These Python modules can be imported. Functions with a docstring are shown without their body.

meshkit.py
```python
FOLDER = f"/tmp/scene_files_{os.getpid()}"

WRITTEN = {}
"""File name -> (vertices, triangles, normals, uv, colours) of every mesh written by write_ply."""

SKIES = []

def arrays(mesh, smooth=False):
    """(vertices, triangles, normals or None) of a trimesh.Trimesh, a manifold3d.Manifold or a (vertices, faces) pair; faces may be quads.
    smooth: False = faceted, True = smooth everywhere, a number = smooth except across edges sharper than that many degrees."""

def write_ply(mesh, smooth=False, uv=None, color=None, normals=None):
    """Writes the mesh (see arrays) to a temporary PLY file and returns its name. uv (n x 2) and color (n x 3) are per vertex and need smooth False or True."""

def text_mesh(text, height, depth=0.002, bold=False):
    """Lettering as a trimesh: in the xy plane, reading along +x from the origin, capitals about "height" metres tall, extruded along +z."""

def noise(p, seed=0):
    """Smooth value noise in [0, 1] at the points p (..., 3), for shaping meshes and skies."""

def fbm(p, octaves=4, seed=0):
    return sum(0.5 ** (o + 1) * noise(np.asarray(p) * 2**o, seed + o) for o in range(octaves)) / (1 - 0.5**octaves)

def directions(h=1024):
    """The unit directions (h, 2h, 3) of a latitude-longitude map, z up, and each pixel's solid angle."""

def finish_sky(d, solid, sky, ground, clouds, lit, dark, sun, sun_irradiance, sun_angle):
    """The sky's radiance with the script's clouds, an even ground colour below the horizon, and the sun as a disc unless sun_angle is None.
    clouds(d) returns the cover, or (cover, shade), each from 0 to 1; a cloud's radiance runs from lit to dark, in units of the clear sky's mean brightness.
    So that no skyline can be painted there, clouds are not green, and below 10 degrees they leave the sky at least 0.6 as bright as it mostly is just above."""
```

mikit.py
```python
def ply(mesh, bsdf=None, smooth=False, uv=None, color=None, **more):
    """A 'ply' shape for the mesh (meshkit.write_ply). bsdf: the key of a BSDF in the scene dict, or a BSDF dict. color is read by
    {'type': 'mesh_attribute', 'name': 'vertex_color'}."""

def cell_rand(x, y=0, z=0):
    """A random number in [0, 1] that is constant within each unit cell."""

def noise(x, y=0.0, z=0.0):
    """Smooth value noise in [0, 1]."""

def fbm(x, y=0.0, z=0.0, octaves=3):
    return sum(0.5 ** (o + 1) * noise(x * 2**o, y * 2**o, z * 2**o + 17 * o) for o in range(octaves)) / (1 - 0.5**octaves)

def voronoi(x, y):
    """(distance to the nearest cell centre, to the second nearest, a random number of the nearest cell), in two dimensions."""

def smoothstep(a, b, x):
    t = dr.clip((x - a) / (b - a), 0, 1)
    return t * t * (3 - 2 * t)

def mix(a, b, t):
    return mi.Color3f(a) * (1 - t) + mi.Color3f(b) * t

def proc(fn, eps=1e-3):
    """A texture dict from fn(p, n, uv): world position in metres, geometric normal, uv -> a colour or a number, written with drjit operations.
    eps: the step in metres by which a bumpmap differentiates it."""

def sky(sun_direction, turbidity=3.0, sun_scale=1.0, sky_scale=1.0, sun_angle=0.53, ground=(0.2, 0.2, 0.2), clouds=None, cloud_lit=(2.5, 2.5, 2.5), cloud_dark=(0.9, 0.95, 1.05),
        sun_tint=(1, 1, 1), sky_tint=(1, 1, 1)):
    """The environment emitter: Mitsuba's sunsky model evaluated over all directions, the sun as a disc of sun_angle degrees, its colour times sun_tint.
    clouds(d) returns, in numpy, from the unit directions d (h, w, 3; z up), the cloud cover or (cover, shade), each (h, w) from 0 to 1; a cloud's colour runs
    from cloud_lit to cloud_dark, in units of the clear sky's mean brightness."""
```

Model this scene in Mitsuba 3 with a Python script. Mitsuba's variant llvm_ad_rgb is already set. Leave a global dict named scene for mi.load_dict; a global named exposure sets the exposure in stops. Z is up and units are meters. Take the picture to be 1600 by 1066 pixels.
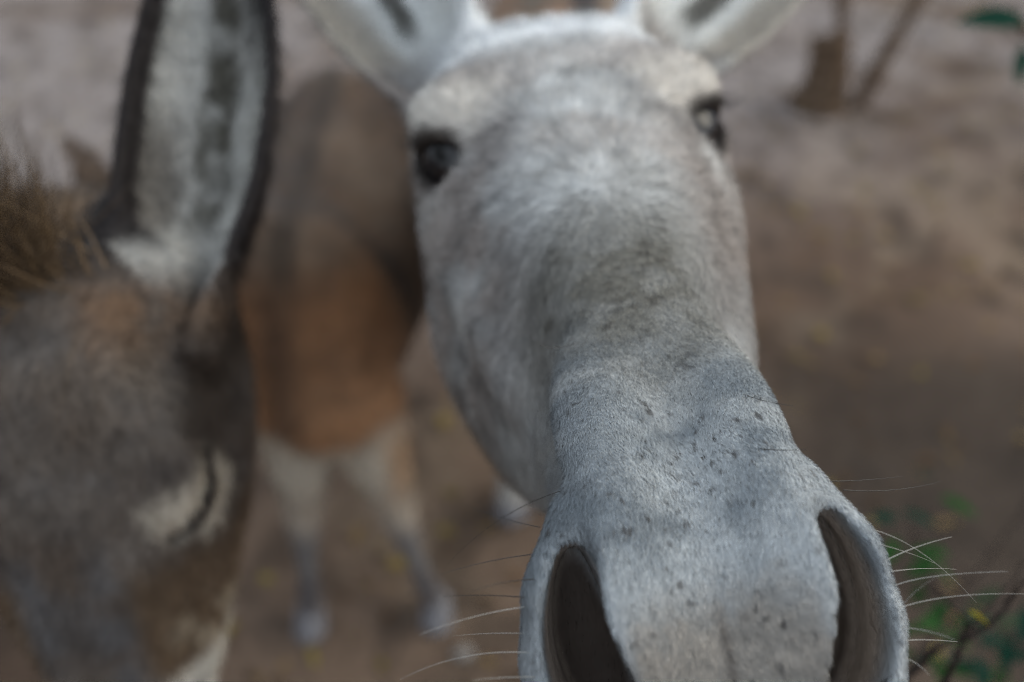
import math
import numpy as np
import trimesh
import drjit as dr
import mitsuba as mi
import mikit
import meshkit
from scipy.interpolate import PchipInterpolator, RectBivariateSpline
from scipy.ndimage import gaussian_filter, map_coordinates
from scipy.spatial.transform import Rotation as Rot
from mikit import noise, fbm, mix, smoothstep

T = mi.ScalarTransform4f
scene, labels = {}, {}
RNG = np.random.default_rng(7)

# ------------------------------------------------------------------ camera, sky, exposure
PITCH, EYE_H = math.radians(35.0), 1.5
CAM = np.array([0.0, 0.0, EYE_H])
FWD = np.array([0.0, math.cos(PITCH), -math.sin(PITCH)])
UPV = np.array([0.0, math.sin(PITCH), math.cos(PITCH)])
FOV = 2 * math.degrees(math.atan(800 / 1556.0))
scene['camera'] = {
    'type': 'thinlens', 'fov': FOV, 'fov_axis': 'x',
    'to_world': T().look_at(origin=CAM.tolist(), target=(CAM + FWD).tolist(), up=[0, 0, 1]),
    'aperture_radius': 0.0045, 'focus_distance': 0.346, 'near_clip': 0.02, 'far_clip': 2000.0}
SUN = (0.85, 0.12, 0.62)
scene['sky'] = mikit.sky(SUN, turbidity=3, sun_scale=0.24, sky_scale=1.0, sun_angle=50, clouds=lambda d: 1.0,
                         cloud_lit=(1.36, 1.54, 1.74), cloud_dark=(0.9, 0.95, 1.05), sun_tint=(.86, .98, 1.12))
exposure = 2.8

C2W = np.stack([[1.0, 0, 0], -UPV, FWD], 1)            # camera axes (right, down, forward) as columns


def cam2w(c):
    return CAM + np.asarray(c, float) @ C2W.T


def pix(px, py, depth):
    """World point seen at a pixel of the 1600 wide photograph at a depth along the view axis (used to plan where things stand)."""
    return cam2w([(px - 800) / 1556 * depth, (py - 533) / 1556 * depth, depth])


def pixz(px, py, z):
    d = np.array([(px - 800) / 1556, (py - 533) / 1556, 1.0]) @ C2W.T
    return CAM + d * ((z - EYE_H) / d[2])


# ------------------------------------------------------------------ mesh helpers
def smin(a, b, k):
    h = np.clip(0.5 + 0.5 * (b - a) / k, 0, 1)
    return b + (a - b) * h - k * h * (1 - h)


def smax(a, b, k):
    return -smin(-a, -b, k)


def cone(p, a, b, r1, r2):
    a, b = np.asarray(a, float), np.asarray(b, float)
    ba = b - a
    q = p - a
    h = np.clip(q @ ba / (ba @ ba), 0, 1)
    q = q - h[:, None] * ba
    return np.sqrt(np.einsum('ij,ij->i', q, q)) - (r1 + (r2 - r1) * h)


def chain(p, pts, rs, k=0.0):
    d = None
    for i in range(len(pts) - 1):
        e = cone(p, pts[i], pts[i + 1], rs[i], rs[i + 1])
        d = e if d is None else (np.minimum(d, e) if k == 0 else smin(d, e, k))
    return d


def ell(p, c, r, M=None):
    q = p - np.asarray(c)
    if M is not None:
        q = q @ M                                     # columns of M: the ellipsoid's axes
    r = np.asarray(r, float)
    k0 = np.linalg.norm(q / r, axis=1)
    k1 = np.linalg.norm(q / (r * r), axis=1)
    return k0 * (k0 - 1) / np.maximum(k1, 1e-9)


def axis_steps(pieces):
    """Grid coordinates from (start, end, step) pieces laid end to end."""
    out = [np.array([pieces[0][0]])]
    for a, b, h in pieces:
        n = max(1, int(round((b - a) / h)))
        out.append(np.linspace(a, b, n + 1)[1:])
    return np.concatenate(out)


def nets(f, X, Y, Z, newton=3):
    """A closed mesh of the zero level of f on a rectilinear grid (surface nets), its vertices drawn onto the level."""
    B = 6
    nx, ny, nz = len(X), len(Y), len(Z)
    V = np.empty((nx, ny, nz), np.float32)
    bi = [np.arange(0, n - 1, B) for n in (nx, ny, nz)]
    be = [np.minimum(b + B, n - 1) for b, n in zip(bi, (nx, ny, nz))]
    G = np.stack(np.meshgrid(*[np.arange(len(b)) for b in bi], indexing='ij'), -1).reshape(-1, 3)
    lo = np.stack([A[bi[k][G[:, k]]] for k, A in enumerate((X, Y, Z))], 1)
    hi = np.stack([A[be[k][G[:, k]]] for k, A in enumerate((X, Y, Z))], 1)
    fc = f((lo + hi) / 2)
    rad = np.linalg.norm(hi - lo, axis=1) / 2
    near = np.abs(fc) < rad * 1.45 + 0.004
    for g, v in zip(G, fc):
        a = [bi[k][g[k]] for k in range(3)]
        b = [be[k][g[k]] + 1 for k in range(3)]
        V[a[0]:b[0], a[1]:b[1], a[2]:b[2]] = v
    todo = G[near]
    for s in range(0, len(todo), 1500):
        pts, spans = [], []
        for g in todo[s:s + 1500]:
            sl = tuple(slice(bi[k][g[k]], be[k][g[k]] + 1) for k in range(3))
            q = np.stack(np.meshgrid(X[sl[0]], Y[sl[1]], Z[sl[2]], indexing='ij'), -1)
            spans.append((sl, q.shape[:3]))
            pts.append(q.reshape(-1, 3))
        val = f(np.concatenate(pts))
        at = 0
        for sl, sh in spans:
            n = sh[0] * sh[1] * sh[2]
            V[sl] = val[at:at + n].reshape(sh)
            at += n
    S = V < 0
    cnt = np.zeros((nx - 1, ny - 1, nz - 1), np.int8)
    for a in (0, 1):
        for b in (0, 1):
            for c in (0, 1):
                cnt += S[a:nx - 1 + a, b:ny - 1 + b, c:nz - 1 + c]
    act = (cnt > 0) & (cnt < 8)
    I = np.argwhere(act)
    idx = np.full(act.shape, -1, np.int32)
    idx[act] = np.arange(len(I))
    acc, num = np.zeros((len(I), 3)), np.zeros(len(I))
    XYZ = (X, Y, Z)

    def P(o):
        return np.stack([XYZ[k][I[:, k] + o[k]] for k in range(3)], 1)
    for ax in range(3):
        for a in (0, 1):
            for b in (0, 1):
                o0 = [0, 0, 0]
                o0[(ax + 1) % 3], o0[(ax + 2) % 3] = a, b
                o1 = list(o0)
                o1[ax] = 1
                v0 = V[I[:, 0] + o0[0], I[:, 1] + o0[1], I[:, 2] + o0[2]].astype(float)
                v1 = V[I[:, 0] + o1[0], I[:, 1] + o1[1], I[:, 2] + o1[2]].astype(float)
                m = (v0 < 0) != (v1 < 0)
                t = np.where(m, v0 / np.where(m, v0 - v1, 1), 0)
                acc += np.where(m[:, None], P(o0) + t[:, None] * (P(o1) - P(o0)), 0)
                num += m
    v = acc / num[:, None]
    quads = []
    for ax in range(3):
        u, w = (ax + 1) % 3, (ax + 2) % 3
        s0 = [slice(None)] * 3
        s1 = [slice(None)] * 3
        s0[ax], s1[ax] = slice(0, -1), slice(1, None)
        d = S[tuple(s0)] != S[tuple(s1)]
        E = np.argwhere(d)
        E = E[(E[:, u] > 0) & (E[:, w] > 0) & (E[:, u] < (nx, ny, nz)[u] - 1) & (E[:, w] < (nx, ny, nz)[w] - 1)]
        q = []
        for du, dw in ((-1, -1), (0, -1), (0, 0), (-1, 0)):
            c = E.copy()
            c[:, u] += du
            c[:, w] += dw
            q.append(idx[c[:, 0], c[:, 1], c[:, 2]])
        q = np.stack(q, 1)
        flip = ~S[E[:, 0], E[:, 1], E[:, 2]]
        q[flip] = q[flip][:, ::-1]
        quads.append(q)
    q = np.vstack(quads)
    step = np.stack([np.gradient(A)[I[:, k]] for k, A in enumerate(XYZ)], 1).min(1)
    for _ in range(newton):
        val, g = grad(f, v)
        mv = -val[:, None] * g / np.maximum((g * g).sum(1), 0.05)[:, None]
        L = np.linalg.norm(mv, axis=1)
        v = v + mv * np.minimum(1, 0.6 * step / np.maximum(L, 1e-9))[:, None]
    return v, np.vstack([q[:, [0, 1, 2]], q[:, [0, 2, 3]]])


def grad(f, v, e=4e-4):
    val = f(v)
    g = np.stack([(f(v + e * np.eye(3)[k]) - f(v - e * np.eye(3)[k])) / (2 * e) for k in range(3)], 1)
    return val, g


def vnormals(v, f):
    n = np.zeros_like(v)
    c = np.cross(v[f[:, 1]] - v[f[:, 0]], v[f[:, 2]] - v[f[:, 0]])
    for k in range(3):
        np.add.at(n, f[:, k], c)
    return n / np.maximum(np.linalg.norm(n, axis=1, keepdims=True), 1e-12)


def shape(v, f, bsdf, normals=None, color=None):
    path = meshkit.write_ply((v, f), False, None, color, normals)
    return {'type': 'ply', 'filename': path, 'face_normals': normals is None, 'bsdf': {'type': 'ref', 'id': bsdf}}


def nz(p, s, seed=0, oct=3):
    return meshkit.fbm(np.asarray(p) * s, oct, seed)


def sst(a, b, x):
    t = np.clip((x - a) / (b - a), 0, 1)
    return t * t * (3 - 2 * t)


def lerp(c, d, t):
    return np.asarray(c) * (1 - t[:, None]) + np.asarray(d) * t[:, None]


def tube(pts, rs, n=6):
    pts, rs = np.asarray(pts, float), np.asarray(rs, float)
    d = np.gradient(pts, axis=0)
    d /= np.linalg.norm(d, axis=1, keepdims=True)
    a = np.cross(d, [0.31, 0.2, 0.93])
    a /= np.linalg.norm(a, axis=1, keepdims=True)
    b = np.cross(d, a)
    th = np.arange(n) / n * 2 * np.pi
    v = (pts[:, None] + rs[:, None, None] * (np.cos(th)[None, :, None] * a[:, None] + np.sin(th)[None, :, None] * b[:, None])).reshape(-1, 3)
    m = len(pts)
    f = []
    for i in range(m - 1):
        for j in range(n):
            k = (j + 1) % n
            f += [[i * n + j, (i + 1) * n + j, (i + 1) * n + k], [i * n + j, (i + 1) * n + k, i * n + k]]
    v = np.vstack([v, pts[:1], pts[-1:]])
    for j in range(n):
        k = (j + 1) % n
        f += [[m * n, j, k], [m * n + 1, (m - 1) * n + k, (m - 1) * n + j]]
    f = np.array(f)[:, ::-1]
    return v, f


def join(parts):
    vs, fs, at = [], [], 0
    for v, f in parts:
        vs.append(v)
        fs.append(np.asarray(f) + at)
        at += len(v)
    return np.vstack(vs), np.vstack(fs)


def bez(a, b, c, n=9):
    t = np.linspace(0, 1, n)[:, None]
    return (1 - t) ** 2 * np.asarray(a) + 2 * t * (1 - t) * np.asarray(b) + t * t * np.asarray(c)


# ------------------------------------------------------------------ materials
VC = {'type': 'mesh_attribute', 'name': 'vertex_color'}
scene['hide'] = {'type': 'twosided', 'b': {'type': 'principled', 'base_color': VC, 'roughness': 0.75, 'specular': 0.25, 'sheen': 0.3}}
scene['hair'] = {'type': 'twosided', 'b': {'type': 'principled', 'base_color': VC, 'roughness': 0.55, 'specular': 0.3}}
scene['whisker_dark'] = {'type': 'twosided', 'b': {'type': 'principled', 'base_color': {'type': 'rgb', 'value': [0.03, 0.025, 0.022]}, 'roughness': 0.4}}
scene['whisker_pale'] = {'type': 'twosided', 'b': {'type': 'principled', 'base_color': {'type': 'rgb', 'value': [0.42, 0.40, 0.37]}, 'roughness': 0.4}}
scene['eyeball'] = {'type': 'principled', 'base_color': {'type': 'rgb', 'value': [0.012, 0.010, 0.011]}, 'roughness': 0.12, 'specular': 0.35, 'clearcoat': 0.6, 'clearcoat_gloss': 0.97}
scene['hoof_horn'] = {'type': 'principled', 'base_color': mikit.proc(lambda p, n, uv: mix((0.13, 0.125, 0.135), (0.24, 0.235, 0.25), noise(p.x * 90, p.y * 90, p.z * 25))), 'roughness': 0.6}


def soil(p, n, uv):
    a = fbm(p.x * 1.3, p.y * 1.3, 0, 4)
    b = fbm(p.x * 9 + 5, p.y * 9, 0, 4)
    c = fbm(p.x * 60, p.y * 60, 3, 3)
    far = smoothstep(1.9, 3.7, p.y - 0.45 * p.x)  # far soil paler: the shade on the near ground is put into the colour
    k = mix((0.115, 0.078, 0.058), (0.172, 0.122, 0.092), smoothstep(0.35, 0.65, a))
    k = mix(k, (0.22, 0.168, 0.125), 0.5 * smoothstep(0.5, 0.64, fbm(p.x * 6 + 2, p.y * 5 + 7, 2, 3)))
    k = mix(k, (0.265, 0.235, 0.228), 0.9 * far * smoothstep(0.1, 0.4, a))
    k = mix(k, (0.06, 0.046, 0.038), 0.6 * smoothstep(0.5, 0.7, b))
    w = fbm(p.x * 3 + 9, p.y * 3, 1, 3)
    dark_patch = smoothstep(0.62, 0.28, dr.sqrt(dr.square(p.x - 0.98) + dr.square((p.y - 1.62) * 0.8)) + 0.35 * (w - 0.5))  # uneven darker patch in the soil colour at the right
    k = mix(k, (0.05, 0.04, 0.034), 0.85 * dark_patch)
    return k * (0.75 + 0.5 * c)


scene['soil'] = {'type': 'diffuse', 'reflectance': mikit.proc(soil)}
scene['bark'] = {'type': 'diffuse', 'reflectance': mikit.proc(lambda p, n, uv: mix((0.06, 0.04, 0.028), (0.20, 0.135, 0.09), fbm(p.x * 60, p.y * 60, p.z * 14, 3)))}
scene['twig_bark'] = {'type': 'diffuse', 'reflectance': mikit.proc(lambda p, n, uv: mix((0.018, 0.014, 0.013), (0.07, 0.055, 0.048), fbm(p.x * 500, p.y * 500, p.z * 300, 2)))}
for nm, c in (('leaf_green', (0.034, 0.090, 0.028)), ('leaf_dark', (0.018, 0.058, 0.040)), ('leaf_yellow', (0.24, 0.20, 0.02)), ('leaf_pale', (0.07, 0.11, 0.06))):
    scene[nm] = {'type': 'principledthin', 'base_color': {'type': 'rgb', 'value': list(c)}, 'roughness': 0.5, 'diff_trans': 0.5}
scene['litter'] = {'type': 'twosided', 'b': {'type': 'diffuse', 'reflectance': VC}}
for nm, c in (('litter_tan', (0.23, 0.155, 0.075)), ('litter_gold', (0.25, 0.18, 0.06))):
    scene[nm] = {'type': 'twosided', 'b': {'type': 'diffuse', 'reflectance': {'type': 'rgb', 'value': list(c)}}}
scene['pebble_stone'] = {'type': 'diffuse', 'reflectance': mikit.proc(lambda p, n, uv: mix((0.2, 0.18, 0.165), (0.36, 0.33, 0.31), fbm(p.x * 50, p.y * 50, p.z * 50, 3)))}

# ------------------------------------------------------------------ the ground
gx = np.concatenate([-np.geomspace(60, 3, 14), np.linspace(-2.8, 3.4, 190), np.geomspace(3.6, 60, 14)])
gy = np.concatenate([-np.geomspace(40, 1.0, 8), np.linspace(-0.8, 6.0, 200), np.geomspace(6.2, 90, 16)])
GX, GY = np.meshgrid(gx, gy, indexing='ij')


def ground_z(x, y):
    q = np.stack([np.asarray(x, float), np.asarray(y, float), np.zeros_like(np.asarray(x, float))], -1)
    return 0.05 * (nz(q, 1.1, 3, 3) - 0.5) + 0.02 * (nz(q, 7, 5, 3) - 0.5)


GZ = ground_z(GX, GY)
n1, n2 = GX.shape
ii = np.arange(n1 * n2).reshape(n1, n2)
gf = np.stack([ii[:-1, :-1], ii[1:, :-1], ii[1:, 1:], ii[:-1, 1:]], -1).reshape(-1, 4)
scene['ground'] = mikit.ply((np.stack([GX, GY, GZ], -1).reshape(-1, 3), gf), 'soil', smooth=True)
labels['ground'] = {'label': 'bare reddish brown trampled soil under the donkeys', 'kind': 'structure'}

# ------------------------------------------------------------------ the donkey head, in its own frame
# x: towards the animal's left, y: out of the forehead, z: towards the nose; origin between the eyes
ST = {
    -0.19: [(0, -.03), (.035, -.035), (.05, -.06), (.055, -.09), (.045, -.12), (.02, -.135), (0, -.14)],
    -0.14: [(0, .004), (.04, .001), (.064, -.020), (.072, -.055), (.066, -.11), (.04, -.15), (0, -.16)],
    -0.09: [(0, .031), (.045, .028), (.075, .010), (.086, -.03), (.086, -.09), (.062, -.16), (0, -.185)],
    -0.03: [(0, .042), (.045, .038), (.078, .016), (.087, -.015), (.083, -.07), (.079, -.14), (.050, -.197), (0, -.212)],
    0.03: [(0, .040), (.042, .035), (.070, .016), (.085, -.018), (.083, -.07), (.080, -.14), (.056, -.20), (0, -.222)],
    0.08: [(0, .034), (.038, .029), (.060, .010), (.077, -.02), (.079, -.06), (.074, -.14), (.051, -.195), (0, -.212)],
    0.13: [(0, .026), (.032, .021), (.049, .004), (.061, -.022), (.067, -.06), (.066, -.12), (.042, -.170), (0, -.182)],
    0.18: [(0, .015), (.026, .011), (.037, -.004), (.049, -.03), (.058, -.065), (.054, -.11), (.026, -.145), (0, -.152)],
    0.23: [(0, .004), (.022, .000), (.032, -.013), (.039, -.036), (.044, -.065), (.037, -.10), (0, -.118)],
    0.28: [(0, -.003), (.020, -.006), (.029, -.018), (.035, -.04), (.038, -.065), (.030, -.10), (0, -.115)],
    0.32: [(0, -.011), (.024, -.013), (.037, -.024), (.044, -.045), (.045, -.07), (.032, -.10), (0, -.113)],
    0.35: [(0, -.026), (.022, -.027), (.034, -.037), (.040, -.055), (.039, -.078), (.027, -.10), (0, -.108)],
    0.375: [(0, -.046), (.017, -.048), (.027, -.056), (.030, -.068), (.028, -.083), (.018, -.096), (0, -.099)],
    0.389: [(0, -.064), (.008, -.066), (.012, -.07), (.013, -.074), (.011, -.081), (.006, -.086), (0, -.086)],
}
ZS = np.array(sorted(ST))
PH = np.linspace(0, np.pi, 41)
RT, CY = [], []
for z in ZS:
    q = np.array(ST[z], float)
    cy = 0.45 * q[0, 1] + 0.55 * q[-1, 1]
    r = np.hypot(q[:, 0], q[:, 1] - cy)
    a = np.arctan2(q[:, 0], q[:, 1] - cy)
    a[0], a[-1] = 0, np.pi
    ae = np.concatenate([-a[1:3][::-1], a, 2 * np.pi - a[-3:-1][::-1]])
    re = np.concatenate([r[1:3][::-1], r, r[-3:-1][::-1]])
    RT.append(PchipInterpolator(ae, re)(PH))
    CY.append(cy)
RT, CY = np.array(RT), np.array(CY)
ZF = np.linspace(ZS[0], ZS[-1], 120)
RTF = np.stack([PchipInterpolator(ZS, RT[:, j])(ZF) for j in range(len(PH))], 1)
CYF = PchipInterpolator(ZS, CY)
RTF = gaussian_filter(np.hstack([RTF[:, 6:0:-1], RTF, RTF[:, -2:-8:-1]]), (1.6, 1.0), mode='nearest')[:, 6:-6]
RSP = RectBivariateSpline(ZF, PH, RTF, kx=3, ky=3)

EYE_C, EYE_R = np.array([.0605, -.002, .027]), .0235
EN = np.array([.56, .44, .70])
EN /= np.linalg.norm(EN)
EA = np.array([-.80, .04, .45])                       # along the slit, towards the nose
EA -= EN * (EA @ EN)
EA /= np.linalg.norm(EA)
EB = np.cross(EA, EN)
EB *= np.sign(EB[1])
NT = np.array([0, .35, .68, 1.0])
NOS = PchipInterpolator(NT, np.array([(.0400, -.0155, .3155), (.0418, -.030, .331), (.0400, -.044, .3445), (.0354, -.0565, .3535)]))(np.linspace(0, 1, 8))
NOSR = PchipInterpolator(NT, np.array([.0034, .0104, .0136, .0126]))(np.linspace(0, 1, 8))
ND = np.array([-.04, -.62, -.77])
ND /= np.linalg.norm(ND)
RTAB = np.ascontiguousarray(RSP(np.linspace(ZS[0], ZS[-1], 600), np.linspace(0, np.pi, 300)))


def rtab(z, ph):
    return map_coordinates(RTAB, [(z - ZS[0]) / (ZS[-1] - ZS[0]) * 599, ph / np.pi * 299], order=1, mode='nearest')


def slit(q, closed):
    """Distance-like value of the eyelid opening at points q relative to the eye's centre (negative inside)."""
    a, b, n = q @ EA, q @ EB, q @ EN
    L = .0245
    up = .0085 * (1 - closed)
    dn = .0150 * (1 - 0.80 * closed)
    t = np.clip(1 - (a / L) ** 2, 0, 1)
    return np.maximum(np.maximum(b - up * t ** .6, -b - dn * t ** 1.1), np.maximum(np.abs(a) - L, -n + .004))


def head_sdf(closed=0.0, ears=None, jaw=0.0, back=-.19):
    """ears: two (base, direction, facing, length, width, bend) in the head's frame."""
    def base(p0):
        p = p0.copy()
        p[:, 0] -= jaw * sst(-.05, -.14, p[:, 1]) * sst(.22, .1, p[:, 2])
        z = np.clip(p[:, 2], ZS[0], ZS[-1])
        dy = p[:, 1] - CYF(z)
        r = np.hypot(p[:, 0], dy)
        d = (r - rtab(z, np.arctan2(np.abs(p[:, 0]), dy))) * 0.85
        d = smax(d, np.maximum(p[:, 2] - .3905, back - p[:, 2]), .012 if back < -.15 else .03)
        m = np.abs(p[:, :1]) * [[1, 0, 0]] + p * [[0, 1, 1]]       # mirrored: right half only
        k = np.flatnonzero(np.abs(d) < .06)
        if len(k):
            d[k] = detail(p[k], m[k], d[k])
        return d

    def detail(p, m, d):
        d = smin(d, ell(m, (.054, -.115, .01), (.028, .080, .080)), .02)             # cheek muscle
        k = np.flatnonzero(m[:, 2] < .13)
        if len(k):
            mk, e = m[k], m[k]
            dk = smin(d[k], ell(mk, (.060, .020, .006), (.026, .0125, .030)), .016)       # brow
            dk = smax(dk, -ell(mk, (.082, .020, -.075), (.022, .014, .028)), .022)         # hollow above the eye
            d[k] = dk
        d = smin(d, cone(m, (.070, -.040, .045), (.048, -.044, .185), .011, .005), .026)   # facial crest
        d = smax(d, -ell(m, (.066, -.012, .235), (.015, .020, .050)), .024)                 # side of the nose
        d = smin(d, ell(m, (.026, -.008, .275), (.014, .012, .045)), .018)                 # soft bulge over the nostril
        k = np.flatnonzero(np.linalg.norm(m - EYE_C, axis=1) < .07)
        if len(k):                                       # lids over the ball, then the slit
            e = m[k] - EYE_C
            dk = smin(d[k], np.linalg.norm(e, axis=1) - (EYE_R + .0035), .010)
            dk = smin(dk, np.linalg.norm(e - EB * .010, axis=1) - (EYE_R - .0005), .008)    # heavy upper lid
            dk = smax(dk, -slit(e, closed), .0025)
            d[k] = np.maximum(dk, -(np.linalg.norm(e, axis=1) - EYE_R + .002))
        k = np.flatnonzero(m[:, 2] > .25)
        if len(k):                                       # flared nostril, its cavity, lips and chin
            mk, pk = m[k], p[k]
            dk = smin(d[k], ell(mk, (.036, -.058, .333), (.0220, .046, .040)), .024)
            dk = smin(dk, chain(mk, [(.039, -.018, .305), (.0485, -.029, .327), (.0518, -.047, .340), (.048, -.064, .350), (.038, -.078, .356)],
                                [.0055, .0064, .0070, .0075, .008], .012), .012)
            for s in (-.012, .0, .014, .028):
                g = np.clip(1 - max(s, 0) * 9, .4, 1)
                dk = smax(dk, -chain(mk, NOS + ND * s, NOSR * g, .004), .0045)
            dk = smin(dk, ell(pk, (0, -.118, .335), (.024, .020, .034)), .016)
            d[k] = smax(dk, -np.maximum(np.abs(pk[:, 1] + .098 + .10 * (.36 - pk[:, 2])) - .0012, .30 - pk[:, 2]), .006)
        return d

    def f(p):
        d = np.empty(len(p))
        far = (p[:, 2] < -.40) | (np.linalg.norm(p - [0, -.05, .08], axis=1) > .50)
        d[far] = np.linalg.norm(p[far] - [0, -.05, .08], axis=1) - .34
        k = np.flatnonzero(~far)
        if len(k):
            q = p[k]
            dk = base(q)
            for e in ears or ():
                ctr = np.asarray(e[0]) + ear_frame(e[1], e[2])[0] * e[3] * .5
                j = np.flatnonzero(np.linalg.norm(q - ctr, axis=1) < e[3] * .5 + .09)
                if len(j):
                    dk[j] = smin(dk[j], ear_sdf(q[j], *e), .016)
            d[k] = dk
        return d
    return f


def ear_frame(ax, face):
    ax = np.asarray(ax, float) / np.linalg.norm(ax)
    fc = np.asarray(face, float)
    fc = fc - ax * (fc @ ax)
    fc /= np.linalg.norm(fc)
    return ax, fc, np.cross(fc, ax)


def ear_coords(p, base, ax, face, L, W, bend):
    ax, fc, sd = ear_frame(ax, face)
    q = p - np.asarray(base)
    t = q @ ax / L
    tc = np.clip(t, -.1, 1.05)
    dep = q @ fc - bend[0] * tc ** 2
    lat = q @ sd - bend[1] * tc ** 2
    return t, dep, lat


ET = np.array([-.1, 0, .12, .3, .5, .7, .85, .95, 1.0, 1.05])
ER = PchipInterpolator(ET, np.array([.52, .58, .74, .94, 1.0, .86, .60, .34, .12, .03]))
EO = PchipInterpolator(ET, np.radians([152, 142, 120, 104, 95, 90, 88, 90, 108, 120]))


def ear_sdf(p, base, ax, face, L, W, bend):
    t, dep, lat = ear_coords(p, base, ax, face, L, W, bend)
    tc = np.clip(t, -.1, 1.05)
    rho = W * ER(tc)
    th = EO(tc) * (bend[2] if len(bend) > 2 else 1)
    r = np.hypot(dep, lat)
    an = np.arctan2(np.abs(lat), -dep)                 # 0 at the back of the ear
    ex, ey = rho * np.sin(th), -rho * np.cos(th)
    de = np.hypot(np.abs(lat) - ex, dep - ey)
    d = np.where(an < th, np.abs(r - rho), de) - ((bend[3] if len(bend) > 3 else .0034) - .0012 * tc)
    out = np.maximum(-.1 - t, t - 1.03) * L
    return np.maximum(d, out) * .85


def make_eye(to_local, side, lid=0.0):
    m = trimesh.creation.icosphere(subdivisions=4, radius=EYE_R)
    v = np.array(m.vertices)
    c = EYE_C * [side, 1, 1]
    en = EN * [side, 1, 1]
    k = np.clip(v @ en / EYE_R, 0, 1)
    v = v * (1 - .03 + .05 * sst(.6, 1, k))[:, None]   # the cornea stands a little proud
    return to_local(v + c), np.array(m.faces)


# ------------------------------------------------------------------ the animals
def leg_front(p, top, foot, s=1.0, fwd=(0, -1, 0)):
    top, foot, fwd = np.array(top, float), np.array(foot, float), np.array(fwd, float)
    knee = top + (foot - top) * .50 + fwd * .015 * s
    fet = top + (foot - top) * .84
    low = foot + [0, 0, .045 * s] + fwd * .012 * s
    d = chain(p, [top, knee + (top - knee) * .15], [.095 * s, .040 * s])
    d = smin(d, chain(p, [knee + (top - knee) * .15, knee, knee + (fet - knee) * .25], [.038 * s, .040 * s, .027 * s]), .02)
    d = smin(d, chain(p, [knee + (fet - knee) * .25, fet], [.025 * s, .024 * s]), .015)
    d = smin(d, chain(p, [fet, fet + (low - fet) * .4, low], [.031 * s, .025 * s, .031 * s]), .012)
    return d


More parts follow.
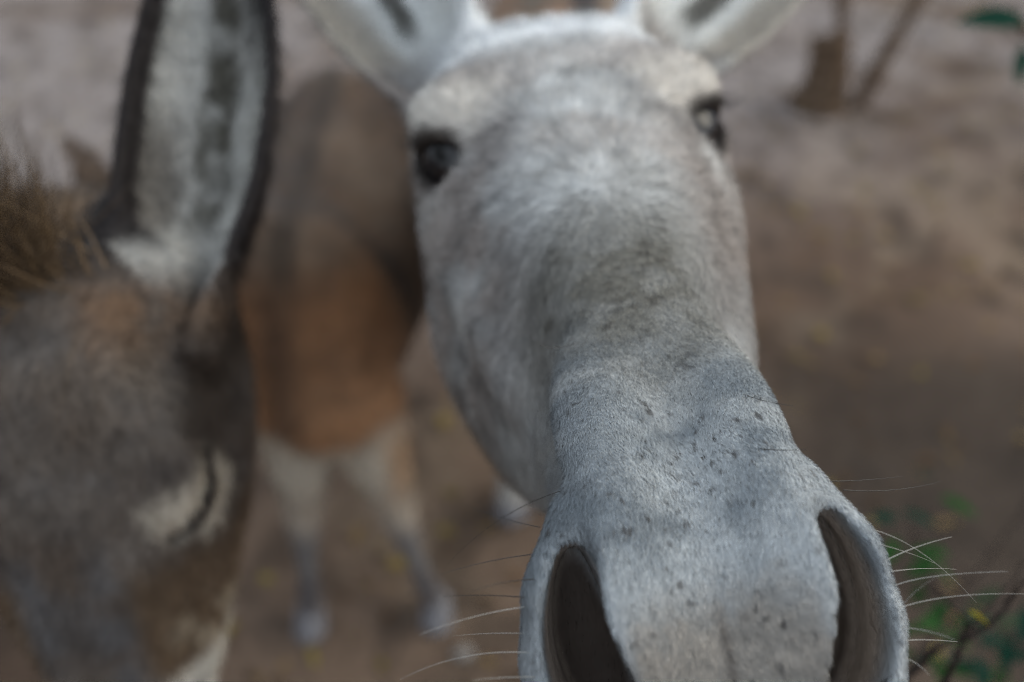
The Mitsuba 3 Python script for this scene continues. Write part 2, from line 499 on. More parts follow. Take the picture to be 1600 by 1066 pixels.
def leg_hind(p, hip, foot, s=1.0, fwd=(0, -1, 0)):
    hip, foot, fwd = np.array(hip, float), np.array(foot, float), np.array(fwd, float)
    H = hip[2] - foot[2]
    stif = hip + [0, 0, -.30 * H] + fwd * .12 * s + (foot - hip) * [.3, .3, 0]
    hock = foot + [0, 0, .50 * H] - fwd * .09 * s
    fet = foot + [0, 0, .13 * H] - fwd * .03 * s
    low = foot + [0, 0, .045 * s]
    d = chain(p, [hip, stif], [.135 * s, .095 * s])
    d = smin(d, chain(p, [stif, hock], [.085 * s, .038 * s]), .04)
    d = smin(d, chain(p, [hock, hock + (fet - hock) * .25, fet], [.041 * s, .028 * s, .027 * s]), .02)
    d = smin(d, chain(p, [fet, fet + (low - fet) * .4, low], [.031 * s, .025 * s, .030 * s]), .012)
    return d


def hoof(foot, fwd, s=1.0):
    fwd = np.array(fwd, float)
    fwd[2] = 0
    fwd /= np.linalg.norm(fwd)
    sd = np.array([-fwd[1], fwd[0], 0])
    v, f, n = [], [], 20
    prof = [(0.0, .039, .012), (.004, .041, .012), (.03, .037, .005), (.055, .032, 0), (.066, .026, -.003)]
    for h, r, o in prof:
        for k in range(n):
            a = 2 * np.pi * k / n
            rr = r * (1.0 + .10 * max(0, math.cos(a)))
            v.append(np.array(foot) + s * (fwd * (o + rr * math.cos(a)) + sd * (r * .9 * math.sin(a)) + np.array([0, 0, h])))
    for i in range(len(prof) - 1):
        for k in range(n):
            a, b = i * n + k, i * n + (k + 1) % n
            f += [[a, b, b + n], [a, b + n, a + n]]
    v += [np.array(foot), np.array(foot) + [0, 0, .066 * s]]
    for k in range(n):
        b = (k + 1) % n
        f += [[len(v) - 2, b, k], [len(v) - 1, (len(prof) - 1) * n + k, (len(prof) - 1) * n + b]]
    return np.array(v), np.array(f)


def numbered(key):
    if key not in scene:
        return key
    k = 1
    while f'{key}_{k:03d}' in scene:
        k += 1
    return f'{key}_{k:03d}'


class Animal:
    def __init__(self, name, M, o):
        self.name, self.M, self.o = name, np.asarray(M, float), np.asarray(o, float)

    def w(self, p):
        return np.asarray(p, float) @ self.M.T + self.o

    def l(self, p):
        return (np.asarray(p, float) - self.o) @ self.M

    def add(self, part, v, f, bsdf, normals=None, color=None):
        key = numbered(f'{self.name}__{part}')
        scene[key] = shape(v, f, bsdf, normals, color)
        return key

    def build(self, head, body, grid, colour, blend=.05, skip=True):
        """head(p) in the head's frame, body(pw, pl) in the world's; one continuous skin."""
        def f(p):
            d = head(p)
            k = np.flatnonzero(~((p[:, 2] > .12) & (p[:, 1] > -.22) & (np.einsum('ij,ij->i', p, p) < .2)) if skip else np.ones(len(p), bool))
            if len(k):
                d[k] = smin(d[k], body(self.w(p[k]), p[k]), blend)
            return d
        self.f = f
        v, q = nets(f, *[axis_steps(g) for g in grid])
        pw = self.w(v)
        n = vnormals(pw, q)
        if np.mean(np.einsum('ij,ij->i', vnormals(v, q)[::50], grad(f, v[::50])[1])) < 0:
            q = q[:, ::-1]
            n = -n
        self.v, self.q, self.n = v, q, n
        self.add('body', pw, q, 'hide', n, colour(v, pw, n))
        for s in (-1, 1):
            ev, ef = make_eye(self.w, s)
            self.add('eye', ev, ef, 'eyeball', vnormals(ev, ef))


# the grey donkey that reaches its nose to the lens
RG0 = Rot.from_rotvec([-2.55429076, 0.15338325, -0.0510452]).as_matrix()
RG = RG0 @ Rot.from_euler('y', .02).as_matrix()
TG = np.array([0.03804819, -0.12669754, 0.58247281]) + RG0 @ [-.02 * .33 - .0012, 0, 0]
G = Animal('grey_donkey', C2W @ RG, cam2w(TG))
EARS_G = [((-.064, -.004, -.112), (-.43, .70, -.55), (-.36, .60, .72), .26, .054, (.01, .01, .80)),
          ((.074, -.008, -.112), (.72, .52, -.44), (.30, .55, .76), .26, .054, (.01, -.01, .80))]
head_g = head_sdf(0.0, EARS_G, jaw=-.003)
G_FEET = [(.0, 1.53), (.22, 1.60), (.17, 2.10), (.34, 2.18)]


def body_g(p, pl):
    a, b = G.w((0, -.065, -.10)), G.w((0, -.095, -.06))
    d = chain(p, [a, (.05, .98, 1.06), (.095, 1.36, .88)], [.066, .082, .12])
    d = smin(d, chain(p, [b, (.05, .98, .98), (.1, 1.33, .76)], [.062, .085, .15]), .06)
    d = smin(d, chain(p, [(.1, 1.40, .80), (.11, 1.72, .74), (.125, 2.06, .80)], [.185, .215, .185]), .07)
    d = smin(d, cone(p, (.1, 1.45, .93), (.12, 2.0, .93), .07, .08), .06)
    for (x, y), top in zip(G_FEET[:2], ((.02, 1.45, .62), (.19, 1.47, .62))):
        d = smin(d, leg_front(p, top, (x, y, .0)), .05)
    for (x, y), top in zip(G_FEET[2:], ((.10, 2.08, .80), (.25, 2.10, .80))):
        d = smin(d, leg_hind(p, top, (x, y, .0)), .06)
    return d


WHORL = np.array([.0, .03, .138])


def nostril_inside(p):
    m = np.abs(p[:, :1]) * [[1, 0, 0]] + p * [[0, 1, 1]]
    return np.min([chain(m, NOS + ND * s, NOSR) for s in (.010, .024, .04)], axis=0)


def colour_g(p, pw, n):
    x, y, z = p.T
    ax = np.abs(x)
    big = nz(p, 26, 1)
    mid = nz(p, 75, 2)
    fine = nz(p, 260, 3)
    c = lerp([.37, .365, .355], [.52, .52, .515], sst(.35, .65, mid))
    # warm grey cheeks and temples
    side = sst(.022, .055, ax) * sst(.26, .12, z)
    c = lerp(c, [.265, .226, .205], .85 * side * sst(.30, .56, big))
    c = lerp(c, [.13, .118, .112], .62 * side * sst(.50, .68, mid))
    c = lerp(c, [.34, .30, .275], .55 * sst(.45, .62, nz(p, 20, 8)) * sst(.14, .08, z) * sst(-.07, -.03, z))
    dk = np.exp(-((ax - .043) / .018) ** 2 - ((z - .060) / .045) ** 2)
    c = lerp(c, [.13, .118, .115], .75 * dk * sst(.3, .6, mid))
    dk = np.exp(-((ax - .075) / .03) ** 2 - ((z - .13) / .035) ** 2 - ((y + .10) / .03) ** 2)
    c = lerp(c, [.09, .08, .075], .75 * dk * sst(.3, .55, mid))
    # pale crown and forelock
    c = lerp(c, [.68, .69, .70], sst(.005, -.055, z + .03 * (mid - .5)) * sst(-.12, .0, y) * sst(.085, .06, ax))
    # sooty, dusty bridge of the nose
    zb = z + .05 * (nz(p, 38, 12) - .5)
    br = sst(.135, .185, z) * sst(.365, .215, zb) * sst(.050, .022, np.abs(x + .006 * np.sin(z * 40)))
    c = lerp(c, [.165, .152, .125], .88 * br * (.5 + .5 * sst(.32, .58, mid)))
    c = lerp(c, [.055, .048, .04], .75 * br * sst(.56, .68, fine) * sst(.42, .58, mid))
    # bluish grey mottling of the nose
    no = sst(.215, .30, zb)
    c = lerp(c, [.36, .39, .415], .75 * no)
    c = lerp(c, [.155, .18, .205], .75 * no * sst(.44, .66, nz(p, 42, 9)) * sst(.37, .31, z))
    c = lerp(c, [.17, .19, .21], .6 * sst(.20, .25, zb) * sst(.36, .32, zb) * sst(-.004, -.026, x + .02 * (mid - .5)) * sst(.25, .55, mid))  # left side's shade put into the colour along with its darker mottles
    c = lerp(c, [.47, .48, .48], .5 * no * sst(.5, .7, nz(p, 55, 10)) * sst(.018, .006, ax))
    # bare greyish brown skin between the nostrils
    lip = sst(.334, .357, z + .016 * (mid - .5) - 2.0 * x * x * 4) * sst(.036, .025, ax)
    c = lerp(c, [.215, .19, .165], .88 * lip)
    c = lerp(c, [.30, .27, .24], .6 * lip * sst(.5, .62, fine))
    c = lerp(c, [.10, .085, .075], lip * .8 * np.exp(-(x / .0016) ** 2))
    # small dark specks of dirt
    sp = np.maximum(sst(.745, .785, nz(p * [1, 1, .75], 290, 21, 2)), .85 * sst(.735, .775, nz(p * [1, 1, .75], 560, 22, 2))) * (.5 + .5 * no)
    sp = sp * (.25 + .75 * sst(.38, .58, nz(p, 34, 23)))
    c = lerp(c, [.055, .05, .048], .9 * sp * sst(.10, .2, z))
    # lids, the pale ring and the dark tear mark
    m = np.stack([ax, y, z], 1) - EYE_C
    r = np.linalg.norm(m, axis=1)
    sl = slit(m, 0)
    c = lerp(c, [.56, .52, .47], .8 * sst(.055, .034, r) * sst(.0, .02, m @ EB))
    c = lerp(c, [.030, .024, .021], sst(.0065, .0025, sl) * sst(.04, .03, r))
    c = lerp(c, [.050, .040, .034], .85 * sst(.011, .004, sl) * sst(.0, .006, m @ EB) * sst(.04, .03, r))
    # nostril lining
    ins = nostril_inside(p)
    c = lerp(c, [.30, .24, .195], sst(.0085, .0, ins) * (.35 + .65 * sst(.036, .046, ax)))
    c = lerp(c, [.105, .08, .066], sst(.001, -.004, ins))
    # yellowish dark edge of the jaw
    jw = sst(-.125, -.17, y) * sst(.26, .2, z)
    c = lerp(c, [.15, .115, .07], .85 * jw)
    c = lerp(c, [.30, .27, .22], sst(-.085, -.11, y) * sst(.22, .28, z))
    # ears: pale lining, dark patch, sooty rim
    for (b, a_, fc, L, W, bd) in EARS_G:
        t, dep, lat = ear_coords(p, b, a_, fc, L, W, bd)
        on = sst(.10, .2, t) * (np.hypot(dep, lat) < W * 1.3) * (t < 1.1)
        rho = W * ER(np.clip(t, -.1, 1.05))
        an = np.arctan2(np.abs(lat), -dep)
        inner = np.hypot(dep, lat) < rho
        u = lat / np.maximum(rho, .004) * np.sign(b[0]) + .3 * (nz(p, 28, 4) - .5)      # positive towards the outer edge
        col = lerp([.82, .83, .82], [.70, .70, .68], mid)
        col = lerp(col, [.085, .08, .068], .95 * sst(.22, .08, np.abs(u + .18)) * sst(.15, .25, t))
        col = lerp(col, [.36, .31, .25], .8 * sst(-.35, -.75, u) * sst(.0, .1, t))
        col = np.where(inner[:, None], col, lerp([.34, .30, .25], [.50, .48, .45], mid))
        col = lerp(col, [.07, .062, .055], sst(.30, .12, .8 * EO(np.clip(t, -.1, 1.05)) - an) * .9 * sst(.15, .3, t) * (lat * np.sign(b[0]) > 0))
        c = lerp(c, [0, 0, 0], on) + col * on[:, None]
    # brown neck and back with a dark stripe along the spine
    bw = sst(.80, .92, pw[:, 1])
    bc = lerp([.20, .105, .055], [.13, .10, .07], sst(.4, .6, nz(pw, 9, 6)))
    bc = lerp(bc, [.03, .022, .018], sst(.035, .018, np.abs(pw[:, 0] - .125)) * sst(.85, .95, pw[:, 2]))
    bc = lerp(bc, [.42, .40, .37], sst(.62, .4, pw[:, 2]))
    c = lerp(c, [0, 0, 0], bw) + bc * bw[:, None]
    return np.clip(c * (.88 + .24 * fine)[:, None], .004, .85)


G.build(head_g, body_g,
        [[(-.50, -.26, .012), (-.26, -.115, .004), (-.115, .115, .0024), (.115, .26, .004), (.26, .55, .012)],
         [(-1.75, -.22, .014), (-.22, -.13, .004), (-.13, .055, .0024), (.055, .26, .004), (.26, .34, .012)],
         [(-1.95, -.32, .014), (-.32, -.15, .004), (-.15, .19, .003), (.19, .40, .0020)]],
        colour_g)
labels['grey_donkey'] = {'label': 'pale grey donkey stretching its big speckled nose right up to the lens', 'category': 'donkey'}
for x, y in G_FEET:
    G.add('hoof', *hoof((x, y, .0), (0, -1, 0)), 'hoof_horn')
print('grey', len(G.v), len(G.q))


# ------------------------------------------------------------------ coat: real short hairs
def hairs(roots, nrm, dirs, length, lift, width, rng, seg=2):
    """Tapering blades: two vertices at the root, two half way, one at the tip; normals follow the skin."""
    n = len(roots)
    t = dirs - nrm * (dirs * nrm).sum(1, keepdims=True)
    t /= np.maximum(np.linalg.norm(t, axis=1, keepdims=True), 1e-9)
    side = np.cross(nrm, t)
    d1 = t * np.cos(lift)[:, None] + nrm * np.sin(lift)[:, None]
    d2 = t * np.cos(lift * .35)[:, None] + nrm * np.sin(lift * .35)[:, None] + side * rng.normal(0, .18, (n, 1))
    mid = roots + d1 * (length * .5)[:, None]
    tip = mid + d2 * (length * .5)[:, None]
    w = side * (width / 2)[:, None]
    v = np.stack([roots - w, roots + w, mid - w * .8, mid + w * .8, tip], 1).reshape(-1, 3)
    o = np.arange(n)[:, None] * 5
    f = np.concatenate([o + [0, 1, 3], o + [0, 3, 2], o + [2, 3, 4]], 1).reshape(-1, 3)
    tilt = rng.normal(0, .35, (n, 1)) * side + rng.normal(0, .25, (n, 1)) * t
    nn = nrm + tilt
    nn /= np.linalg.norm(nn, axis=1, keepdims=True)
    return v, f, np.repeat(nn, 5, 0)


def sample(v, q, weight, n, rng):
    c = np.cross(v[q[:, 1]] - v[q[:, 0]], v[q[:, 2]] - v[q[:, 0]])
    w = np.linalg.norm(c, axis=1) / 2 * weight
    k = rng.choice(len(q), n, p=w / w.sum())
    a, b = rng.random((2, n, 1))
    m = a + b > 1
    a, b = np.where(m, 1 - a, a), np.where(m, 1 - b, b)
    return k, v[q[k, 0]] * (1 - a - b) + v[q[k, 1]] * a + v[q[k, 2]] * b, np.concatenate([1 - a - b, a, b], 1)


rng = np.random.default_rng(11)
ctr = G.v[G.q].mean(1)
cz, cy = ctr[:, 2], ctr[:, 1]
inear = np.zeros(len(ctr))
for e_ in EARS_G:
    t_, de_, la_ = ear_coords(ctr, *e_)
    inear = np.maximum(inear, (t_ > .08) * (np.hypot(de_, la_) < .08))
ln_ = vnormals(G.v, G.q)
fn = ln_[G.q].mean(1)
view = G.l(CAM) - ctr
view /= np.linalg.norm(view, axis=1, keepdims=True)
face = sst(-.45, .05, (fn * view).sum(1))
wgt = (.25 + 2.2 * sst(.05, .30, cz)) * (cz > -.2) * (.12 + face) * (1 - .5 * inear)
wgt *= 1 - .93 * sst(.002, -.001, nostril_inside(ctr))
mc = np.stack([np.abs(ctr[:, 0]), cy, cz], 1) - EYE_C
wgt *= np.linalg.norm(mc, axis=1) > EYE_R - .001
wgt *= 1 - .9 * (slit(mc, 0) < .002) * (np.linalg.norm(mc, axis=1) < .04)
NH = 400000
k, root, bary = sample(G.v, G.q, wgt, NH, rng)
nr = (ln_[G.q[k]] * bary[:, :, None]).sum(1)
nr /= np.linalg.norm(nr, axis=1, keepdims=True)
x, y, z = root.T
swirl = np.stack([nz(root, 30, 31) - .5, nz(root, 30, 32) - .5, nz(root, 30, 33) - .5], 1)
fl = (root - WHORL) / (np.linalg.norm(root - WHORL, axis=1, keepdims=True) + .004)
fl[:, 2] += .55 * sst(.14, .2, z)
fl = fl + 1.5 * swirl + rng.normal(0, .16, (NH, 3))
ie = inear[k] > 0
for e_ in EARS_G:
    t_, de_, la_ = ear_coords(root, *e_)
    on_ = (t_ > .08) & (np.hypot(de_, la_) < .08)
    fl[on_] = np.asarray(e_[1]) + .5 * np.asarray(e_[2]) + rng.normal(0, .3, (on_.sum(), 3))
crown = sst(-.045, -.085, z) * sst(.075, .045, np.abs(x)) * (~ie)
length = (.0023 + .0036 * sst(.30, .10, z) + .0022 * sst(.11, .03, z)) * rng.uniform(.6, 1.3, NH)
length = length + crown * rng.uniform(.0, .014, NH) + ie * rng.uniform(0, .012, NH)
lift = np.radians(14 + 26 * rng.random(NH))
width = (.00019 + .00024 * sst(.25, .0, z)) * rng.uniform(.7, 1.3, NH)
hv, hf, hn = hairs(root, nr, fl, length, lift, width, rng)
hc = colour_g(root, G.w(root), nr)
tone = rng.normal(1.06, .17, NH)
tone *= 1 + .30 * (nz(root * [1, 1, .6], 330, 41, 2) - .5)
ang = np.arctan2(x, z - WHORL[2])
rad_ = np.hypot(x, z - WHORL[2])
streak = nz(np.stack([np.cos(ang) * 9, np.sin(ang) * 9, rad_ * 38], 1), 1.0, 42, 3)
tone *= 1 + 1.1 * (streak - .5) * sst(.24, .14, z) * (~ie)
hc = hc * tone[:, None]
black = rng.random(NH) < .02 + .05 * sst(.16, .24, z) * sst(.36, .3, z)
hc[black] *= .28
hc = np.clip(hc, .004, .9)
G.add('coat', G.w(hv), hf, 'hair', hn @ G.M.T, np.repeat(hc, 5, 0))
labels['grey_donkey__coat'] = {'label': 'short pale grey coat hair', 'kind': 'stuff'}


def surface_on_ray(an, px, py, lo=.22, hi=.75):
    t = np.linspace(lo, hi, 900)
    p = an.l(np.array([pix(px, py, d) for d in t]))
    val = an.f(p)
    hit = np.flatnonzero(val < 0)
    i = hit[0] if len(hit) else int(np.argmin(np.abs(val)))
    return t[i]


WHISK = [  # root, bend, tip in the photograph; extra depth of the tip; pale or dark
    ((868, 766), (770, 800), (694, 888), .03, 0), ((832, 824), (780, 812), (722, 786), .02, 0), ((838, 800), (760, 820), (705, 862), -.02, 0),
    ((822, 866), (760, 874), (688, 898), .0, 0), ((815, 934), (760, 928), (692, 932), .02, 0),
    ((812, 948), (740, 958), (655, 992), -.01, 1), ((810, 990), (760, 988), (708, 994), .02, 1), ((818, 1020), (720, 1012), (625, 1062), .01, 1),
    ((830, 1058), (790, 1057), (738, 1063), -.01, 1), ((826, 905), (775, 908), (735, 925), -.02, 0),
    ((1300, 752), (1350, 752), (1412, 744), .02, 0), ((1318, 766), (1400, 772), (1472, 752), .03, 0),
    ((1384, 876), (1430, 852), (1487, 839), .01, 1), ((1396, 916), (1440, 896), (1575, 893), .0, 1), ((1400, 952), (1470, 925), (1602, 928), .01, 1),
    ((1401, 958), (1430, 915), (1476, 896), -.02, 1), ((1358, 826), (1440, 845), (1526, 942), .02, 1), ((1400, 980), (1450, 982), (1492, 1000), -.01, 1),
    ((1398, 1004), (1430, 996), (1496, 1003), .02, 1), ((1394, 1026), (1425, 1024), (1452, 1055), .0, 1), ((1380, 1060), (1400, 1066), (1420, 1078), .0, 1),
    ((1366, 848), (1420, 862), (1460, 880), .03, 1), ((1392, 893), (1450, 885), (1495, 890), .04, 1),
    ((1128, 480), (1196, 505), (1206, 612), -.01, 0), ((1150, 500), (1176, 535), (1190, 590), .01, 0), ((1140, 606), (1180, 628), (1240, 634), -.02, 0),
    ((905, 532), (850, 560), (822, 520), -.01, 0), ((1180, 700), (1220, 706), (1262, 702), -.015, 0)]
for r_, m_, t_, dd, pale in WHISK:
    r_ = (r_[0] + 12, r_[1]) if r_[0] < 900 else r_
    dp = surface_on_ray(G, *r_)
    a, c = pix(*r_, dp + .001), pix(*t_, dp + dd)
    b = pix(*m_, dp + dd * .4)
    v, f = tube(bez(a, b, c, 10), np.linspace(.00016, .00005, 10) * (rng.uniform(.6, 1.0) if pale else rng.uniform(.9, 1.35)), 5)
    G.add('whisker', v, f, 'whisker_pale' if pale else 'whisker_dark', vnormals(v, f))
# lashes
for s_ in (-1, 1):
    c_, a_, b_, n_ = [q * [s_, 1, 1] for q in (EYE_C, EA, EB, EN)]
    ps = []
    for u in np.linspace(-.019, .014, 22):
        p0 = c_ + a_ * u + b_ * (.0118 * max(0, 1 - (u / .0235) ** 2) ** .8) + n_ * .0225
        ps.append(tube(G.w(bez(p0, p0 + n_ * .008 - b_ * .003, p0 + n_ * .014 + b_ * .002 - a_ * .003 + rng.normal(0, .001, 3), 5)), np.linspace(.0003, .0001, 5), 4))
    v, f = join(ps)
    k_ = G.add('eyelash', v, f, 'whisker_dark', vnormals(v, f))
    labels[k_] = {'label': 'fringe of dark lashes', 'kind': 'stuff'}


# ------------------------------------------------------------------ the brown donkey at the left, head hanging
def frame(yl, zl):
    zl = np.asarray(zl, float) / np.linalg.norm(zl)
    yl = np.asarray(yl, float)
    yl = yl - zl * (yl @ zl)
    yl /= np.linalg.norm(yl)
    return np.stack([np.cross(yl, zl), yl, zl], 1)


RA = frame((.06, .31, -.94), (.03, .93, .33))
TA = np.array([(308 - 800) / 1556 * .62, (795 - 533) / 1556 * .62, .62]) - RA @ [.078, .010, .038]
A = Animal('brown_donkey', C2W @ RA, cam2w(TA))
EARS_A = [((.072, -.018, -.084), RA.T @ [.05, -1.0, .10], RA.T @ [-.16, .10, -1.0], .29, .050, (.0, .0, .80, .0044)),
          ((-.062, -.006, -.095), RA.T @ [-.85, -.50, .15], RA.T @ [-.3, .05, -1.0], .285, .044, (.0, .0, .80, .0044))]
head_a = head_sdf(.6, EARS_A, 0, -.125)
def box_of(an, *sides):
    q = np.array([an.l((a, b, c)) for a in sides[0] for b in sides[1] for c in sides[2]])
    return np.minimum(q.min(0), -.45), np.maximum(q.max(0), .45)


A_W = np.array([-1.10, 1.10, .80])
A_R = A_W + [-.75, .45, .0]
A_D = np.array([.86, -.51, 0])
A_N = np.array([.51, .86, 0])
A_FEET = [tuple((A_W - A_N * .11)[:2]), tuple((A_W + A_N * .11)[:2]), tuple((A_R - A_N * .12)[:2]), tuple((A_R + A_N * .12)[:2])]


def body_a(p, pl):
    a, b = A.w((0, -.085, -.085)), A.w((0, -.11, -.05))
    d = chain(p, [a, (a + A_W) / 2 + [0, 0, -.07], A_W + [0, 0, -.12]], [.058, .075, .12])
    d = smin(d, chain(p, [b, (b + A_W) / 2 + [0, .03, -.12], A_W + [0, 0, -.25]], [.060, .085, .15]), .06)
    d = smin(d, chain(p, [A_W + [-.06, .02, -.20], (A_W + A_R) / 2 + [0, 0, -.24], A_R + [.05, 0, -.18]], [.18, .22, .18]), .07)
    for (x, y) in A_FEET[:2]:
        d = smin(d, leg_front(p, (x, y, A_W[2] - .36), (x, y, .0), 1, A_D), .05)
    for (x, y) in A_FEET[2:]:
        d = smin(d, leg_hind(p, (x, y, A_R[2] - .2), (x, y, .0), 1, A_D), .06)
    return d


def colour_a(p, pw, n):
    x, y, z = p.T
    ax = np.abs(x)
    big, mid, fine = nz(p, 16, 51), nz(p, 45, 52), nz(p, 180, 53)
    c = lerp([.095, .076, .064], [.17, .142, .120], sst(.3, .7, big))
    c = lerp(c, [.15, .142, .14], .35 * sst(.45, .68, nz(p, 30, 58)))
    c = lerp(c, [.12, .085, .06], .45 * sst(.45, .7, nz(p, 17, 59)))
    c = lerp(c, [.05, .043, .04], .4 * sst(.5, .75, mid))
    hd = sst(.46, .40, np.linalg.norm(p, axis=1))
    c = lerp(c, [.20, .112, .06], .8 * sst(-.05, -.11, z) * sst(.02, .05, ax) * sst(.3, .55, mid + .1))
    c = lerp(c, [.14, .145, .155], .5 * np.exp(-((ax - .022) / .011) ** 2) * sst(.02, .08, z) * sst(.3, .6, mid))  # bluish highlights along the nasal bridge put into the coat colour
    c = lerp(c, [.135, .088, .052], .85 * sst(.055, .085, z) * sst(.028, .042, ax))
    c = lerp(c, [.36, .30, .22], .8 * hd * sst(.10, .14, z) * sst(.040, .055, ax) * sst(.42, .6, mid))
    c = lerp(c, [.58, .55, .49], sst(.160, .185, z + .02 * (mid - .5)) * sst(.030, .040, x) * hd)
    c = lerp(c, [.50, .48, .44], sst(.21, .25, z) * hd)
    c = lerp(c, [.15, .092, .05], .85 * sst(-.10, -.15, z) * sst(.01, -.03, y))
    c = lerp(c, [.035, .026, .02], .85 * np.exp(-((ax - .088) / .016) ** 2 - ((z + .055) / .035) ** 2))
    m = np.stack([ax, y, z], 1) - EYE_C
    r = np.linalg.norm(m, axis=1)
    sl = slit(m, .6)
    c = lerp(c, [.60, .53, .43], sst(.045, .034, np.linalg.norm(m - [.007, -.004, .0], axis=1) + .016 * (mid - .5)) * sst(-.4, .2, (m @ EN) / .03))
    c = lerp(c, [.025, .02, .018], sst(.0130, .008, sl) * sst(.042, .03, r))
    for i, (b, a_, fc, L, W, bd) in enumerate(EARS_A):
        t, dep, lat = ear_coords(p, b, a_, fc, L, W, bd)
        tc = np.clip(t, -.1, 1.05)
        rho = W * ER(tc)
        rr = np.hypot(dep, lat)
        on = sst(-.02, .05, t) * (rr < W * 1.3) * (t < 1.1)
        an = np.arctan2(np.abs(lat), -dep)
        u = lat / np.maximum(rho, .004) + .35 * (nz(p * [1, 1, 1], 28, 55) - .5)
        col = lerp([.50, .49, .46], [.42, .40, .37], mid)
        col = lerp(col, [.085, .078, .062], sst(.34, .16, np.abs(u - .02)) * sst(.12, .26, t) * (.4 + .6 * sst(.3, .5, nz(p, 34, 56))))
        col = lerp(col, [.13, .115, .10], .9 * sst(.25, .6, u) * sst(.55, .35, t) * sst(.10, .2, t))
        col = np.where((rr < rho)[:, None], col, [[.032, .025, .022]])
        col = lerp(col, [.018, .014, .014], sst(.34, .20, EO(tc) * bd[2] - an) * sst(.06, .16, t))
        col = lerp(col, [.36, .355, .34], (rr < rho * .93) * sst(.18, .06, t) * sst(.35, .5, nz(p, 60, 60)))
        col = lerp(col, [.012, .010, .012], sst(.1, .5, -u) * sst(.45, .8, t) * .9)
        col = lerp(col, [.11, .085, .07], .85 * sst(.11, .02, t))
        c = lerp(c, [0, 0, 0], on) + col * on[:, None]
    return np.clip(c * (.85 + .3 * fine)[:, None], .004, .85)


la, ha = box_of(A, (-2.0, -.02), (.45, 1.95), (-.03, 1.5))
A.build(head_a, body_a,
        [[(la[0], -.26, .016), (-.26, -.12, .0055), (-.12, .14, .004), (.14, .26, .006), (.26, ha[0], .016)],
         [(la[1], -.26, .016), (-.26, -.14, .0045), (-.14, .06, .004), (.06, .30, .0065), (.30, ha[1], .016)],
         [(la[2], -.42, .016), (-.42, -.15, .0040), (-.15, .10, .004), (.10, .40, .0055), (.40, ha[2], .016)]],
        colour_a, .022)
labels['brown_donkey'] = {'label': 'grey brown donkey with a tall dark rimmed ear and a white ringed half shut eye', 'category': 'donkey'}
for x, y in A_FEET:
    A.add('hoof', *hoof((x, y, .0), A_D), 'hoof_horn')


def tuft(an, name, roots, up, spread, length, cols, rng, w=.0006):
    n = len(roots)
    d = np.asarray(up) + rng.normal(0, spread, (n, 3))
    d /= np.linalg.norm(d, axis=1, keepdims=True)
    sd = np.cross(d, rng.normal(0, 1, (n, 3)))
    sd /= np.linalg.norm(sd, axis=1, keepdims=True)
    L = length * rng.uniform(.5, 1.15, n)
    b = rng.normal(0, .45, (n, 3))
    v, ts = [], (0, .35, .7, 1.0)
    for t in ts:
        c = roots + (d * t + b * t * t * .5) * L[:, None]
        ww = sd * (w * (1 - t) ** .6)
        v += [c - ww, c + ww]
    v = np.stack(v, 1).reshape(-1, 3)
    o = np.arange(n)[:, None] * 8
    f = np.concatenate([np.concatenate([o + [i, i + 1, i + 3], o + [i, i + 3, i + 2]], 1) for i in (0, 2, 4)], 1).reshape(-1, 3)
    tt = np.tile(np.repeat(ts, 2), n)
    base, tip = cols
    k = np.repeat(rng.random(n), 8)
    c = lerp(base, tip, np.clip(tt * .9 + (k - .5) * .9, 0, 1)) * (.7 + .6 * k)[:, None]
    key = an.add(name, v, f, 'hair', None, np.clip(c, .004, .8))
    return key


def crest(an, a, m, b, n, half, rng):
    """Roots along the neck's upper edge: a curve lifted to the skin."""
    t = rng.random(n)[:, None]
    p = (1 - t) ** 2 * a + 2 * t * (1 - t) * m + t * t * b
    for _ in range(8):
        val, g = grad(an.f, an.l(p), 2e-3)
        p = p + np.minimum(.02, np.maximum(-val, 0) * .9)[:, None] * np.array([0, 0, 1.0])
    side = np.cross(b - a, [0, 0, 1.0])
    side /= np.linalg.norm(side)
    return p + side * rng.normal(0, half, (n, 1)) - [0, 0, .006]


ra = np.random.default_rng(5)
pa = A.w((0, .0, -.13))
k_ = tuft(A, 'mane', crest(A, pa, (pa + A_W) / 2 + [0, 0, -.03], A_W + [0, 0, -.05], 5500, .018, ra), (-.05, -.05, 1), .32, .075, ([.20, .13, .075], [.035, .027, .022]), ra)
labels[k_] = {'label': 'upright tufts of brown and black mane', 'kind': 'stuff'}
fr_ = np.stack([ra.normal(-.022, .022, 2200), np.full(2200, .012), -.108 + ra.normal(0, .012, 2200)], 1)
k_ = tuft(A, 'forelock', A.w(fr_), A.M @ [-.25, .30, -.9], .36, .078, ([.20, .13, .07], [.05, .036, .028]), ra)
labels[k_] = {'label': 'short brown forelock standing up between the ears', 'kind': 'stuff'}

